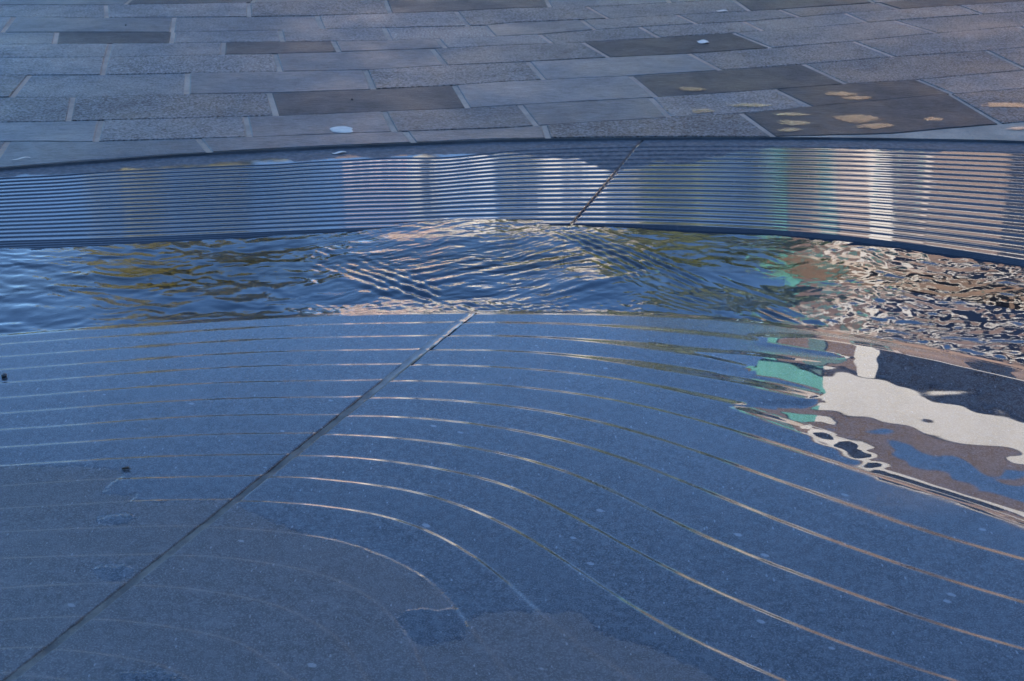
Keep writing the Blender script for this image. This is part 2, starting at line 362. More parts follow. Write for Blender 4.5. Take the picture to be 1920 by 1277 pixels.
def vn(x, y, s, seed):
    """value noise"""
    g = np.random.default_rng(seed).random((256, 256)); u = x * s; v = y * s; i = np.floor(u).astype(int); j = np.floor(v).astype(int); a = u - i; b = v - j
    a = a*a*(3-2*a); b = b*b*(3-2*b); i0, i1, j0, j1 = i % 256, (i+1) % 256, j % 256, (j+1) % 256
    return (g[i0, j0]*(1-a) + g[i1, j0]*a)*(1-b) + (g[i0, j1]*(1-a) + g[i1, j1]*a)*b
fountain = tag(empty('stone_fountain'), 'dark blue limestone fountain with shallow curved terraces and a ribbed channel wall', 'fountain')
def terrace_grid():
    rs, zs, zr = [], [], []
    xy = lambda r: (O[0] + r * np.cos(np.radians(TH)), O[1] + r * np.sin(np.radians(TH)))
    inner = np.full_like(TH, .03)
    prev = inner; seq = []
    for k in range(NL - 1, -1, -1):
        rk = ROF[k] + .0011 * (vn(TH, TH * 0 + k * 3.3, 1.1, 50 + k) - .5) * (TH < 168)
        X, Y = xy(rk); px, py = PROJ(X, Y, 0 * X)
        w = .0052 + .0016 * sstep(px, 300, 1300); wi = w.copy()
        if 1 <= k <= 4:
            b = sstep(px, (900, 1060, 960, 930, 1150)[k], 1350) * (1 - sstep(px, 1900, 2300))
            wi = w + b * (0, .028, .05, .045, .02)[k]
        if k > 5: w = w * (1 + .25 * sstep(px, 600, 1300)); wi = w
        bul = np.zeros_like(TH)
        if 1 <= k <= 4: bul = .0016 * b
        gap = rk - prev; wi = np.minimum(wi, gap * .8); w = np.minimum(w, gap * .4)
        for t in ((.12, .3, .5, .7, .88) if k < NL - 1 else (.0, .3, .6, .9)):
            seq.append((prev + (rk - wi - prev) * t, DZ * k + bul * t, DZ * (k + .5 - t)))
        for t in np.linspace(0, 1, 9):
            s = t * t * (3 - 2 * t); lo = DZ * (k - 1) if k else -.0045
            seq.append((rk - wi + (wi + w) * t, DZ * k + bul + (lo - DZ * k - bul) * s, DZ * (k - .5)))
        prev = rk + w
    r0 = prev
    for dr, z in ((.004, -.012), (.009, -.03), (.012, -.12)): seq.append((r0 + dr, np.full_like(TH, z), z))
    Rr = np.stack([s[0] for s in seq], 1); Z = np.stack([s[1] for s in seq], 1); ZR = np.stack([np.broadcast_to(s[2], TH.shape) for s in seq], 1)
    return Rr, Z, ZR
Rr, Z, ZR = terrace_grid()
T2 = np.radians(TH)[:, None] * np.ones_like(Rr)
X = O[0] + Rr * np.cos(T2); Y = O[1] + Rr * np.sin(T2)
px, py = PROJ(X, Y, Z)
mpp = np.hypot(X, Y - 0) / F_PX * 1.15                                    # metres for one pixel, roughly
pool = sdist(px, py, POOL) * mpp
dryd = sdist(px, py, DRY)
wet = -dryd
for pl in WET2: wet = np.maximum(wet, sdist(px, py, pl))
wet = wet * mpp
front = (TH[:, None] > -28) & (TH[:, None] < 168) & (Y > .6)
wet = np.where(front, wet, .3); pool = np.where(front, pool, -.3)
mk = sstep(pool, -.004, .020) * (Z > -.003)
PL = .0042 + (np.maximum(ZR, .0042) - .0042) * .3 * (1 - sstep(pool, .01, .10))
Z = Z * (1 - mk) + (PL + .00022 * (vn(X, Y, 22, 71) - .5) + .00035 * (vn(X * .6, Y, 9, 72) - .5)) * mk
rough = .010 + .016 * vn(X, Y, 5, 3)
rz = sstep(px, 1050, 1250) * (1 - sstep(px, 1690, 1900)) * sstep(py, 560, 590) * (1 - sstep(py, 690, 720)) * (1 - .4 * sstep(py, 640, 690))
rough += .16 * rz
rough += .10 * np.exp(-((px - 1690) / 170)**2 - ((py - 935) / 45)**2)
rough += .020 * sstep(px, 900, 1500) * sstep(py, 820, 1000)
rough = np.where(pool > -.004, .0009, rough)
def joint_shift(X, Y, sgn, half=.0105):
    d = np.array([math.cos(R(TJ)), math.sin(R(TJ))]); nrm = np.array([-d[1], d[0]])
    dist = np.abs((X - O[0]) * nrm[0] + (Y - O[1]) * nrm[1])
    k = half * np.exp(-dist / .03) * sgn
    return X + k * nrm[0], Y + k * nrm[1]
jj = int(np.argmin(np.abs(TH - TJ))); je = int(np.argmin(np.abs(TH - 168)))
def slab(i0, i1, sgn_lo=None, sgn_hi=None, wrap=False):
    ii = np.arange(i0, i1 + 1) % len(TH)
    x, y, z = X[ii].copy(), Y[ii].copy(), Z[ii].copy(); at = dict(wet=wet[ii].copy(), rough=rough[ii].copy())
    def edge(x, y, z, at, row, first):
        # arris and side face of the joint
        ex = lambda a: np.stack([a[row], a[row], a[row]])
        xs, ys, zs = ex(x), ex(y), ex(z)
        d = np.array([math.cos(R(TJ)), math.sin(R(TJ))]); nrm = np.array([-d[1], d[0]]) * (1 if first is None else (-1 if first else 1))
        xs[0] += nrm[0] * .0012; ys[0] += nrm[1] * .0012; zs[0] -= .0006
        xs[1] += nrm[0] * .0022; ys[1] += nrm[1] * .0022; zs[1] -= .0022
        xs[2] += nrm[0] * .0024; ys[2] += nrm[1] * .0024; zs[2] -= .03
        if first: xs, ys, zs = xs[::-1], ys[::-1], zs[::-1]
        cat = (lambda a, e: np.concatenate([e, a])) if first else (lambda a, e: np.concatenate([a, e]))
        return cat(x, xs), cat(y, ys), cat(z, zs), {k: cat(v, ex(v)) for k, v in at.items()}
    if sgn_lo: x, y = joint_shift(x, y, sgn_lo); x, y, z, at = edge(x, y, z, at, 0, True)
    if sgn_hi: x, y = joint_shift(x, y, sgn_hi); x, y, z, at = edge(x, y, z, at, -1, False)
    return grid_obj('stone_slab', x[::-1], y[::-1], z[::-1], M['slab'], fountain, {k: v[::-1] for k, v in at.items()})
slab(0, jj, None, -1); slab(jj, je, 1, None); slab(je, len(TH), None, None)
# the sealed joint between the two big slabs: a dished strip that follows the steps
rj = Rr[jj]; dJ = np.array([math.cos(R(TJ)), math.sin(R(TJ))]); nJ = np.array([-dJ[1], dJ[0]])
off = np.linspace(-.0122, .0122, 9)
keep = Z[jj] > -.02
JX = (O[0] + rj * dJ[0])[:, None] + off[None] * nJ[0]; JY = (O[1] + rj * dJ[1])[:, None] + off[None] * nJ[1]
JZ = (np.minimum(ZR[jj], Z[jj] + .001) + .0002)[:, None] - .0036 + .0016 * (off[None] / .0122)**2 + .0012 * (vn(JX, JY, 130, 5) - .5)
pxj, pyj = PROJ(JX, JY, JZ)
JZ -= .0022 * sstep(vn(JX, JY, 34, 6), .55, .8) * sstep(pyj, 700, 800)
JZ += .0035 * (1 - sstep(pyj, 640, 760))                                   # nearly full of water towards the channel
grid_obj('joint_strip', JX[keep], JY[keep], JZ[keep], M['joint'], fountain, dict(wet=(1 - .95 * sstep(pyj, 640, 800))[keep]))

# ------------------------------------------------------------------ far side: ribbed channel wall
ZT, ZR1 = .054, .006
cT = polar([(-60,326),(0,320),(375,290),(765,271),(960,266),(1200,263),(1440,262),(1700,264.5),(1920,269),(1990,272)], ZT, 1.5)
c0 = polar([(-60,340),(0,334),(320,309),(640,293),(960,282),(1200,277),(1440,275.5),(1700,279.5),(1920,286.5),(1990,289)], ZT - .001, 1.5)
c1 = polar([(-60,455),(0,452),(200,446.5),(400,439),(640,429),(900,420),(1100,418),(1280,423),(1480,433),(1600,444),(1750,463),(1920,488),(1990,500)], ZR1, 1.2)
cB = polar([(-60,484),(0,479),(200,469.5),(400,458),(640,446),(900,435),(1100,431),(1280,436),(1480,446),(1600,458),(1750,478),(1920,505),(1990,518)], -.004, 1.2)
NR = 17
segs = [(cT + .03, np.full_like(TH, ZT)), (cT, np.full_like(TH, ZT)), (c0 + .003, np.full_like(TH, ZT))]
rise = (ZT - ZR1) / NR
for i in range(NR):
    f0, f1 = i / NR, (i + 1) / NR
    ra = c0 + (c1 - c0) * f0; rb = c0 + (c1 - c0) * f1; z0 = ZT - rise * i; z1 = z0 - rise
    for a, zz in ((0, z0 - .0002), (.022, z0 - .0009), (.055, z0 - rise * .3), (.10, z1 + rise * .12), (.14, z1 + .0002), (.22, z1 - .0001), (.6, z1), (.95, z1 + .0002)):
        segs.append((ra + (rb - ra) * a, np.full_like(TH, zz)))
for i in range(8):
    f0, f1 = i / 8, (i + 1) / 8; ra = c1 + (cB - c1) * f0; rb = c1 + (cB - c1) * f1; z0 = ZR1 - .026 * f0; z1 = ZR1 - .026 * f1
    for a, zz in ((.05, z0), (.3, z0 * .35 + z1 * .65), (.45, z1 + .0003), (.9, z1)): segs.append((ra + (rb - ra) * a, np.full_like(TH, zz)))
segs.append((cB - .03, np.full_like(TH, -.06))); segs.append((cB - .045, np.full_like(TH, -.13)))
RR = np.stack([s[0] for s in segs], 1); RZ = np.stack([s[1] for s in segs], 1)
gt = G([1203], [265], ZT)[0] - O; gb = G([1078], [405], .02)[0] - O
ta, tb = math.degrees(math.atan2(gt[1], gt[0])), math.degrees(math.atan2(gb[1], gb[0])); tm = (ta + tb) / 2
jr = int(np.argmin(np.abs(TH - tm))); rA, rB_ = np.hypot(*gt), np.hypot(*gb)
sh = (tb + (ta - tb) * (RR - rB_) / (rA - rB_) - TH[jr]) * np.exp(-((TH[:, None] - TH[jr]) / 6)**2)
RT = np.radians(TH[:, None] + sh)
RX = O[0] + RR * np.cos(RT); RY = O[1] + RR * np.sin(RT)
# film of water: the top strip and the stretch beside the joint are bare
pxr, pyr = PROJ(RX, RY, RZ)
rw = np.minimum((cT - .008)[:, None] - RR, .2) - .012 + .0 * RR
lim = np.interp(pxr, [0, 400, 640, 900, 1080, 1150, 1230, 1300, 1400, 1500, 1920], [333, 305, 297, 288, 296, 325, 300, 306, 279, 275, 287])
rw = (pyr - lim) * .0035
def rib_panel(i0, i1, lo, hi):
    ii = np.arange(i0, i1 + 1) % len(TH); x, y, z, a = RX[ii].copy(), RY[ii].copy(), RZ[ii].copy(), rw[ii].copy()
    for flag, row in ((lo, 0), (hi, -1)):
        if not flag: continue
        s = 1 if row == 0 else -1
        n = np.array([-math.sin(R(TH[jr])), math.cos(R(TH[jr]))]) * s
        x[row] += n[0] * .004; y[row] += n[1] * .004
        ex, ey, ez = x[row].copy() - n[0] * .001, y[row].copy() - n[1] * .001, z[row] - .025
        if row == 0: x = np.concatenate([ex[None], x]); y = np.concatenate([ey[None], y]); z = np.concatenate([ez[None], z]); a = np.concatenate([a[:1], a])
        else: x = np.concatenate([x, ex[None]]); y = np.concatenate([y, ey[None]]); z = np.concatenate([z, ez[None]]); a = np.concatenate([a, a[-1:]])
    return grid_obj('ribbed_panel', x, y, z, M['rib'], fountain, dict(wet=a))
rib_panel(0, jr, False, True); rib_panel(jr, je, True, False); rib_panel(je, len(TH), False, False)
off = np.linspace(-.007, .007, 5); rsel = np.arange(0, RR.shape[1] - 2)
n = np.array([-math.sin(R(TH[jr])), math.cos(R(TH[jr]))])
grid_obj('joint_strip', RX[jr][rsel][:, None] + off * n[0], RY[jr][rsel][:, None] + off * n[1], (np.linspace(ZT, ZR1 - .02, len(rsel)) - .006)[:, None] + off[None]**2 * 60, M['joint'], fountain, dict(wet=np.full((len(rsel), 5), .9)))
# bottom of the channel
r_in = ROF[0] + .01; r_out = cB - .035
BR = np.stack([r_in + (r_out - r_in) * t for t in np.linspace(0, 1, 5)], 1); tt = np.radians(TH)[:, None]
grid_obj('channel_bed', (O[0] + BR * np.cos(tt))[::-1], (O[1] + BR * np.sin(tt))[::-1], np.full_like(BR, -.11), M['bed'], fountain, closed=True)

# ------------------------------------------------------------------ water in the channel
fi = np.where((TH > -20) & (TH < 150))[0]
thw = np.arange(-20, 150, .1)
ra = np.interp(thw, TH, ROF[0] - .004); rb = np.interp(thw, TH, cB + .10)
tw = np.linspace(0, 1, 330)
WR = ra[:, None] + (rb - ra)[:, None] * tw[None]; WT = np.radians(thw)[:, None]
WX = O[0] + WR * np.cos(WT); WY = O[1] + WR * np.sin(WT)
wpx, wpy = PROJ(WX, WY, 0 * WX)
H = np.zeros_like(WX)
r2 = np.random.default_rng(11)
warpx = WX + .05 * (vn(WX, WY, 6, 21) - .5) + .02 * (vn(WX, WY, 17, 22) - .5); warpy = WY + .05 * (vn(WX, WY, 6, 23) - .5) + .02 * (vn(WX, WY, 17, 24) - .5)
def waves(n, lmin, lmax, spread, mean, slope):
    h = np.zeros_like(WX)
    for _ in range(n):
        lam = math.exp(r2.uniform(math.log(lmin), math.log(lmax))); a = mean + r2.normal(0, spread); k = 2 * math.pi / lam
        h += (slope / k) * np.sin(k * (warpx * math.cos(a) + warpy * math.sin(a)) + r2.uniform(0, 6.28))
    return h / math.sqrt(n) * 1.4
left = 1 - sstep(wpx, 480, 680); right = sstep(wpx, 1450, 1640); mid = (1 - left) * (1 - right)
cen = np.exp(-((wpx - 880) / 260)**2)
smoothp = np.exp(-((wpx - 1380) / 190)**2 - ((wpy - 528) / 24)**2)
def crest(p0, p1):
    e = G(*p1) - G(*p0); return math.atan2(e[1], e[0]) + math.pi / 2
def box2(cx, cy, sx, sy): return np.exp(-((wpx - cx) / sx)**4 - ((wpy - cy) / sy)**4)
cA = box2(880, 490, 330, 95); cBm = box2(720, 540, 190, 55); cC = box2(1260, 510, 200, 75)
H += waves(24, .08, .30, .30, math.pi / 2, .042) * (left * .75 + mid * .4 + right * .35)
H += waves(30, .03, .09, .38, math.pi / 2 + .1, .055) * (left * .75 + mid * .35 + right * .25)
H += waves(14, .06, .13, .22, crest((700, 545), (1160, 470)), .038) * cA * (.4 + 1.0 * vn(WX, WY, 4, 68))
H += waves(36, .014, .05, .35, crest((700, 545), (1160, 470)), .045) * cA * (.4 + 1.0 * vn(WX, WY, 6, 61))
H += waves(16, .028, .07, .18, crest((590, 470), (900, 585)), .060) * cBm * sstep(vn(WX, WY, 7, 62), .3, .7)
H += waves(16, .022, .06, .15, crest((1050, 435), (1480, 608)), .040) * cC * sstep(vn(WX, WY, 7, 63), .35, .75)
H += waves(40, .026, .10, 1.0, math.pi / 2, .046) * right * (.55 + .5 * vn(WX, WY, 5, 64))
lip = box2(900, 577, 300, 20) + .8 * box2(1010, 428, 170, 24)
H += waves(30, .018, .05, .9, math.pi / 2, .075) * lip * (.3 + 1.0 * vn(WX, WY, 10, 67))
H *= (1 - .85 * smoothp)
# standing hump over the joint and the oblique wakes that leave it
def gauss(cx, cy, sx, sy, a): return a * np.exp(-((wpx - cx) / sx)**2 - ((wpy - cy) / sy)**2)
H += gauss(890, 440, 230, 60, .015) + gauss(1120, 520, 80, 30, .010) + gauss(800, 560, 160, 20, -.006) - gauss(1380, 530, 170, 26, .006)
def wake(p0, p1, lam, width, amp):
    a = G(*p0); b = G(*p1); e = b - a; L = np.linalg.norm(e); e /= L; nn = np.array([-e[1], e[0]])
    s = ((WX - a[0]) * e[0] + (WY - a[1]) * e[1]) / L; d = (WX - a[0]) * nn[0] + (WY - a[1]) * nn[1] + .012 * (vn(WX, WY, 9, 31) - .5)
    br = sstep(vn(WX, WY, 13, 41) , .25, .75)
    return amp * .75 * br * np.cos(2 * math.pi * d / lam * (.8 + .4 * vn(WX, WY, 4, 43))) * np.exp(-(d / width)**2) * sstep(s, -.1, .15) * (1 - sstep(s, .85, 1.12))
H += wake((590, 470), (900, 585), .030, .05, .0022) + wake((640, 520), (880, 580), .05, .04, .0016)
H += wake((1050, 435), (1480, 608), .030, .07, .0026) + wake((1130, 450), (1540, 600), .045, .05, .0020)
H += wake((1000, 560), (1260, 495), .06, .03, .0018) + wake((700, 545), (1160, 470), .05, .09, .0016)
H += wake((1240, 540), (1430, 600), .022, .06, .0009)
H *= sstep(tw[None] * np.ones_like(WX), 0, .06) * .999
H += .0035 * (1 - sstep(tw[None] * np.ones_like(WX), 0, .04)) - .003
chop = .22 + .22 * cen * vn(WX, WY, 8, 66) - .14 * right - .2 * smoothp
chop = np.clip(chop, .03, 1)
wo = grid_obj('water', WX[::-1], WY[::-1], (H - .001)[::-1], M['water'], None, dict(chop=chop[::-1]))
tag(wo, 'clear fast water running along the curved stone channel', kind='structure')
rear = np.concatenate([np.arange(150, 340, 2.0), [340]]); THx = np.concatenate([TH, [TH[0] + 360]])
rr0 = np.interp(rear, THx, np.append(ROF[0], ROF[0][0])) - .004; rr1 = np.interp(rear, THx, np.append(cB, cB[0])) + .02
WR2 = rr0[:, None] + (rr1 - rr0)[:, None] * np.linspace(0, 1, 6)[None]; WT2 = np.radians(rear)[:, None]
tag(grid_obj('water', (O[0] + WR2 * np.cos(WT2))[::-1], (O[1] + WR2 * np.sin(WT2))[::-1], np.full_like(WR2, -.001), M['water'], None, dict(chop=np.full_like(WR2, .3))), kind='structure')

# ------------------------------------------------------------------ pavement
ZP = ZT + .0115
BND = [[(0,9),(200,9),(465,5),(720,0),(960,-8),(1440,-22),(1920,-45)],
 [(0,31),(200,33),(465,31),(595,29),(850,21),(960,15),(1135,11),(1280,3),(1460,-5),(1920,-25)],
 [(0,60),(325,60),(525,56),(715,52),(910,47),(960,42),(1135,35),(1280,27),(1460,17),(1680,2),(1920,-10)],
 [(0,83),(100,82),(320,81),(420,79),(620,77),(730,75),(820,72),(925,68),(1015,64),(1120,55),(1200,50),(1305,44),(1395,40),(1500,31),(1680,17),(1920,2)],
 [(0,108),(195,107),(420,102),(515,101),(635,97),(810,91),(960,84),(1095,79),(1235,70),(1380,61),(1480,54),(1670,38),(1920,21)],
 [(0,141),(192,140),(350,137),(525,134),(690,131),(830,122),(960,117),(1140,107),(1290,100),(1450,89),(1600,77),(1750,62),(1920,48)],
 [(0,182),(140,182),(350,176),(505,174),(700,167),(850,160),(960,152),(1185,142),(1350,131),(1505,120),(1675,106),(1850,95),(1920,88)],
 [(0,229),(130,227),(510,217),(880,202),(960,197),(1230,182),(1450,167),(1580,157),(1720,149),(1920,131)],
 [(0,265),(180,265),(465,257),(740,247),(960,239),(1010,235),(1255,220),(1395,212),(1515,200),(1785,176),(1920,165)],
 [(0,345),(375,310),(765,292),(1030,285),(1300,275),(1440,256),(1670,250),(1875,232),(1920,228)]]
JNT = [[(199,200),(466,467),(722,732)],                                    # between BND[0] and BND[1], x at top and bottom
 [(27,5),(327,322),(595,605),(855,877),(1100,1140),(1375,1405)],
 [(107,102),(325,321),(525,530),(720,732),(908,926),(1090,1115),(1270,1305),(1460,1497),(1645,1685)],
 [(207,200),(420,417),(625,635),(820,835),(1012,1035),(1200,1235),(1395,1430),(1585,1625),(1795,1840)],
 [(200,192),(515,525),(810,835),(1093,1140),(1375,1445),(1675,1755)],
 [(352,350),(685,700),(990,1020),(1292,1350),(1600,1675),(1910,1985)],
 [(137,128),(505,517),(852,877),(1182,1230),(1507,1585),(1850,1925)],
 [(190,180),(460,467),(720,740),(975,1005),(1220,1255),(1452,1520),(1720,1785)],
 [(372,377),(760,770),(1020,1030),(1390,1450),(1780,1875)]]
DARK = {(2,1),(3,2),(6,2),(4,4),(6,4),(7,6),(8,4),(2,9),(0,3),(1,6)}
SMOOTHS = {(1,1),(2,5),(4,2),(5,1),(7,0),(7,2),(5,3),(8,1),(8,2),(8,0),(3,3),(7,4),(6,3)}
curves = []
for b in BND:
    q = G(*np.array(b, float).T, ZP); s0 = (q[1] - q[0]); s1 = (q[-1] - q[-3])
    q = np.concatenate([[q[0] - s0 / np.linalg.norm(s0) * 3.0], q, [q[-1] + s1 / np.linalg.norm(s1) * 3.0]]); curves.append(q)
base = curves[0]
dep = .36
for i in range(14):                                                         # rows farther out than the frame
    base = base.copy(); base[:, 1] += dep * (.85 + .3 * random.random()); curves.insert(0, base); JNT.insert(0, []); 
NX = 14
def yb(i, x): return np.interp(x, curves[i][:, 0], curves[i][:, 1])
arcx = O[0] + cT * np.cos(np.radians(TH)); arcy = O[1] + cT * np.sin(np.radians(TH))
sel = (TH > 12) & (TH < 165); o_ = np.argsort(arcx[sel]); ax_, ay_ = arcx[sel][o_], arcy[sel][o_]
def arc(x): return np.interp(x, ax_, ay_)
pave = None
def front_sheet(name, z, mat):
    """one sheet from the channel's outer edge to the horizon"""
    rad = [0, .02, .3, 1, 3, 8, 20, 60, 200, 800, 4000]
    Rg = np.stack([cT + .001 + r for r in rad], 1); t = np.radians(TH)[:, None]
    return grid_obj(name, (O[0] + Rg * np.cos(t))[::-1], (O[1] + Rg * np.sin(t))[::-1], np.full_like(Rg, z), mat, None, closed=True)
gr = front_sheet('ground', ZP - .012, M['ground']); tag(gr, 'grey stone plaza ground reaching to the horizon', kind='structure')
# mortar bed in which the paving stones lie
xs = np.linspace(-5.2, 5.2, 120); far = yb(0, xs) + .0
near = np.maximum(arc(xs) + .002, 2.2)
PY = near[:, None] + (far - near)[:, None] * np.linspace(0, 1, 30)[None]; PX = xs[:, None] * np.ones_like(PY)
pave = grid_obj('pavement', PX, PY, np.full_like(PX, ZP - .0026), M['mortar'], None)
tag(pave, 'coursed grey stone paving with pale sandy mortar joints', kind='structure')
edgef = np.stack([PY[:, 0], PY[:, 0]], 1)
grid_obj('edge_shade_face', np.stack([xs, xs], 1), edgef + .0003, np.stack([np.full_like(xs, ZP - .0027), np.full_like(xs, ZP - .03)], 1)[:, ::-1], M['bed'], pave)  # dark channel material stands in for the shadow line under the paving edge
def stone(row, xl_t, xl_b, xr_t, xr_b, tone, gran, warm):
    """a paving stone between two course lines; the front edge is cut to the channel's curve"""
    g1, g2 = .0098, .0022
    n = max(3, int((max(xr_t, xr_b) - min(xl_t, xl_b)) / .08) + 2)
    u = np.linspace(0, 1, n)
    bx = xl_b + g1 + (xr_b - xl_b - 2 * g1) * u; by = yb(row + 1, bx) + g2
    a = arc(bx) + .004; cut = by < a; by = np.maximum(by, a)
    tx = xl_t + g1 + (xr_t - xl_t - 2 * g1) * u; ty = yb(row, tx) - g2
    if np.all(ty - by < .012): return
    ty = np.maximum(ty, by + .004)
    if cut.any() and abs(xr_b - xr_t) > .01:
        pass
    jig = np.array([random.uniform(-.002, .002) for _ in range(n)])
    by = by + jig * (~cut); ty = ty + np.array([random.uniform(-.0015, .0015) for _ in range(n)])
    ring = np.concatenate([np.stack([bx, by], -1), np.stack([tx, ty], -1)[::-1]])
    c = ring.mean(0); m_ = len(ring)
    dz = random.uniform(-.0012, .0012); sx, sy = random.uniform(-.002, .002), random.uniform(-.003, .003)
    zt = lambda p: ZP + dz + (p[0] - c[0]) * sx + (p[1] - c[1]) * sy
    ins = ring + (c - ring) / np.maximum(np.linalg.norm(c - ring, axis=1), 1e-4)[:, None] * .0035
    ins[:, 1] = np.clip(ins[:, 1], ring[:, 1].min() + .0015, ring[:, 1].max() - .0015)
    v = [(p[0] - c[0], p[1] - c[1], zt(p)) for p in ins] + [(p[0] - c[0], p[1] - c[1], zt(p) - .0022) for p in ring] + [(p[0] - c[0], p[1] - c[1], ZP - .02) for p in ring]
    f = [(i, n_, n_ + m_, i + m_) for i in range(m_) for n_ in [(i + 1) % m_]] + [(i + m_, n_ + m_, n_ + 2*m_, i + 2*m_) for i in range(m_) for n_ in [(i + 1) % m_]]
    f = [tuple(reversed(k)) for k in f]
    f += [(i, i + 1, m_ - 2 - i, m_ - 1 - i) for i in range(n - 1)]
    o = mesh_obj('paving_stone', v, f, M['paving'], pave); o.location = (c[0], c[1], 0); o.color = (tone, gran, warm, 1)
NROW = len(curves) - 1
for row in range(NROW):
    pr = row - 14
    js = []
    if pr >= 0:
        bt, bb = BND[pr], BND[pr + 1]
        for t_, b_ in JNT[row]:
            yt = np.interp(t_, *np.array(bt, float).T); y2 = np.interp(b_, *np.array(bb, float).T)
            js.append((G(t_, yt, ZP)[0], G(b_, y2, ZP)[0]))
    else:
        x = random.uniform(-.5, 0)
        js.append((x, x))
    n0 = len(js); lead = 0
    while js[0][0] > -3.6: x = js[0][0] - random.uniform(.5, .85); js.insert(0, (x, x + (js[0][1] - js[0][0]) * .5)); lead += 1
    while js[-1][0] < 3.6: x = js[-1][0] + random.uniform(.5, .85); js.append((x, x + (js[-1][1] - js[-1][0]) * .5))
    for i in range(len(js) - 1):
        key = (pr, i - lead + 1)
        dark = key in DARK if pr >= 0 else random.random() < .15
        sm = key in SMOOTHS if pr >= 0 else random.random() < .4
        tone = random.uniform(.02, .14) if dark else random.uniform(.48, .85)
        stone(row, js[i][0], js[i][1], js[i+1][0], js[i+1][1], tone, .15 if dark else (.12 if sm else random.uniform(.5, 1)), random.uniform(0, .2) if dark else random.uniform(0, .3))

# puddles left in the hollows of the paving
def blob(name, px, py, w_, h_, z, mat, seed, parent=None, n=40, thick=0.0, rag=.35):
    rn = random.Random(seed); ph = [rn.uniform(0, 6.28) for _ in range(6)]; c = G(px, py, z); v = []
    for k in range(n):
        a = 2 * math.pi * k / n; r = 1 + rag * sum(math.sin((j + 2) * a + ph[j]) / (j + 1.6) for j in range(6)) * .6
        q = G(px + w_ * .5 * r * math.cos(a), py - h_ * .5 * r * math.sin(a), z); v.append((q[0] - c[0], q[1] - c[1], 0))
    f = [tuple(range(n))]
    if thick:
        top = [(x * .82, y * .82, thick) for x, y, _ in v]; f = [tuple(range(n, 2 * n))] + [(k, (k + 1) % n, n + (k + 1) % n, n + k) for k in range(n)]; v = v + top
    else:
        v = v + [(x * .5, y * .5, 0) for x, y, _ in v] + [(0, 0, 0)]; f = [(k, (k + 1) % n, n + (k + 1) % n, n + k) for k in range(n)] + [(n + k, n + (k + 1) % n, 2 * n) for k in range(n)]
    o = mesh_obj(name, v, f, mat, parent); o.location = (c[0], c[1], z)
    if not thick:
        a = o.data.attributes.new('film', 'FLOAT', 'POINT'); a.data.foreach_set('value', [0.0] * n + [.6] * n + [1.0])
    return o
for i, (x, y, w_, h_) in enumerate([(1578,176,56,8),(1604,183,52,8),(1606,222,95,13),(1640,236,66,9),(1890,197,90,9),(1408,197,66,7),(1318,208,48,7),(1482,214,58,6),(1488,230,60,9),(1482,243,40,7),(1298,167,50,7),(1750,223,34,7),(1910,240,40,6)]):
    tag(blob('puddle', x, y, w_ * 1.25, h_ * 1.35, ZP + .0022, M['puddle'], 40 + i), kind='structure')

# small litter
tag(blob('bird_dropping', 641, 243, 46, 12, ZP + .0014, M['dropping'], 5, thick=.0018, rag=.22), 'white splat of bird dropping dried on a smooth paving stone', 'dropping')
def scrap(px, py, l, wd, rz, label, mat, cat, name, z=ZP + .0015):
    c = G(px, py, z); n = 7; v = []
    for i in range(n):
        t = i / (n - 1) - .5; h = .004 * math.sin(3.5 * t + 1) ** 2
        for s in (-1, 1): v.append((t * l + .0015 * math.sin(9 * t), s * wd * .5 * (1 + .25 * math.cos(7 * t)), h)); v.append((t * l + .0015 * math.sin(9 * t), s * wd * .5 * (1 + .25 * math.cos(7 * t)), h + .0006))
    f = []
    for i in range(n - 1):
        a = 4 * i; f += [(a+1, a+3, a+7, a+5), (a, a+4, a+6, a+2), (a, a+1, a+5, a+4), (a+2, a+6, a+7, a+3)]
    f += [(0, 2, 3, 1), (4*n-4, 4*n-3, 4*n-1, 4*n-2)]
    o = mesh_obj(name, v, f, mat); o.location = (c[0], c[1], z); o.rotation_euler = (0, 0, rz); return tag(o, label, cat)
scrap(1318, 79, .050, .045, .1, 'small square white paper scrap lying on a dark paving stone', M['paper'], 'paper scrap', 'paper_scrap')
scrap(1354, 21, .055, .022, .05, 'thin white paper strip lying on pale paving stone', M['paper'], 'paper scrap', 'paper_scrap')
scrap(40, 298, .06, .006, .5, 'thin white straw lying on the edge stone beside the channel', M['paper'], 'straw', 'white_straw')
scrap(636, 287, .05, .012, .4, 'white leaf fragment stranded on the ribbed wall rim', M['paper'], 'leaf', 'leaf_fragment', ZT + .001)
def pebble(px, py, r, z, label, seed):
    c = G(px, py, z); rn = random.Random(seed); bm = bmesh.new(); bmesh.ops.create_icosphere(bm, subdivisions=2, radius=r)
    for v in bm.verts: v.co *= 1 + rn.uniform(-.12, .12); v.co.z *= .7
    me = bpy.data.meshes.new('pebble'); bm.to_mesh(me); bm.free(); me.materials.append(M['peb']); me.polygons.foreach_set('use_smooth', [True] * len(me.polygons))
    o = link(bpy.data.objects.new('pebble', me)); o.location = (c[0], c[1], z + r * .6); return tag(o, label, 'pebble')
pebble(8, 707, .007, DZ * 3, 'round black pebble sitting on a wet terrace tread', 1)
pebble(660, 187, .004, ZP, 'tiny black pebble on the long dark paving stone', 2)
pebble(236, 48, .004, ZP, 'tiny black pebble on a pale smooth paving stone', 3)
c = G(236, 881, DZ * 9); tm_ = MB().tube((-.008, 0, .003), (.006, .003, .004), .0022, .0030, 7).tube((.004, .002, .004), (.012, -.004, .005), .0016, .0008, 6)
tw_ = tm_.build('twig', M['twig']); tw_.location = (c[0], c[1], DZ * 9); tag(tw_, 'short dark broken twig at the shore of the water film', 'twig')

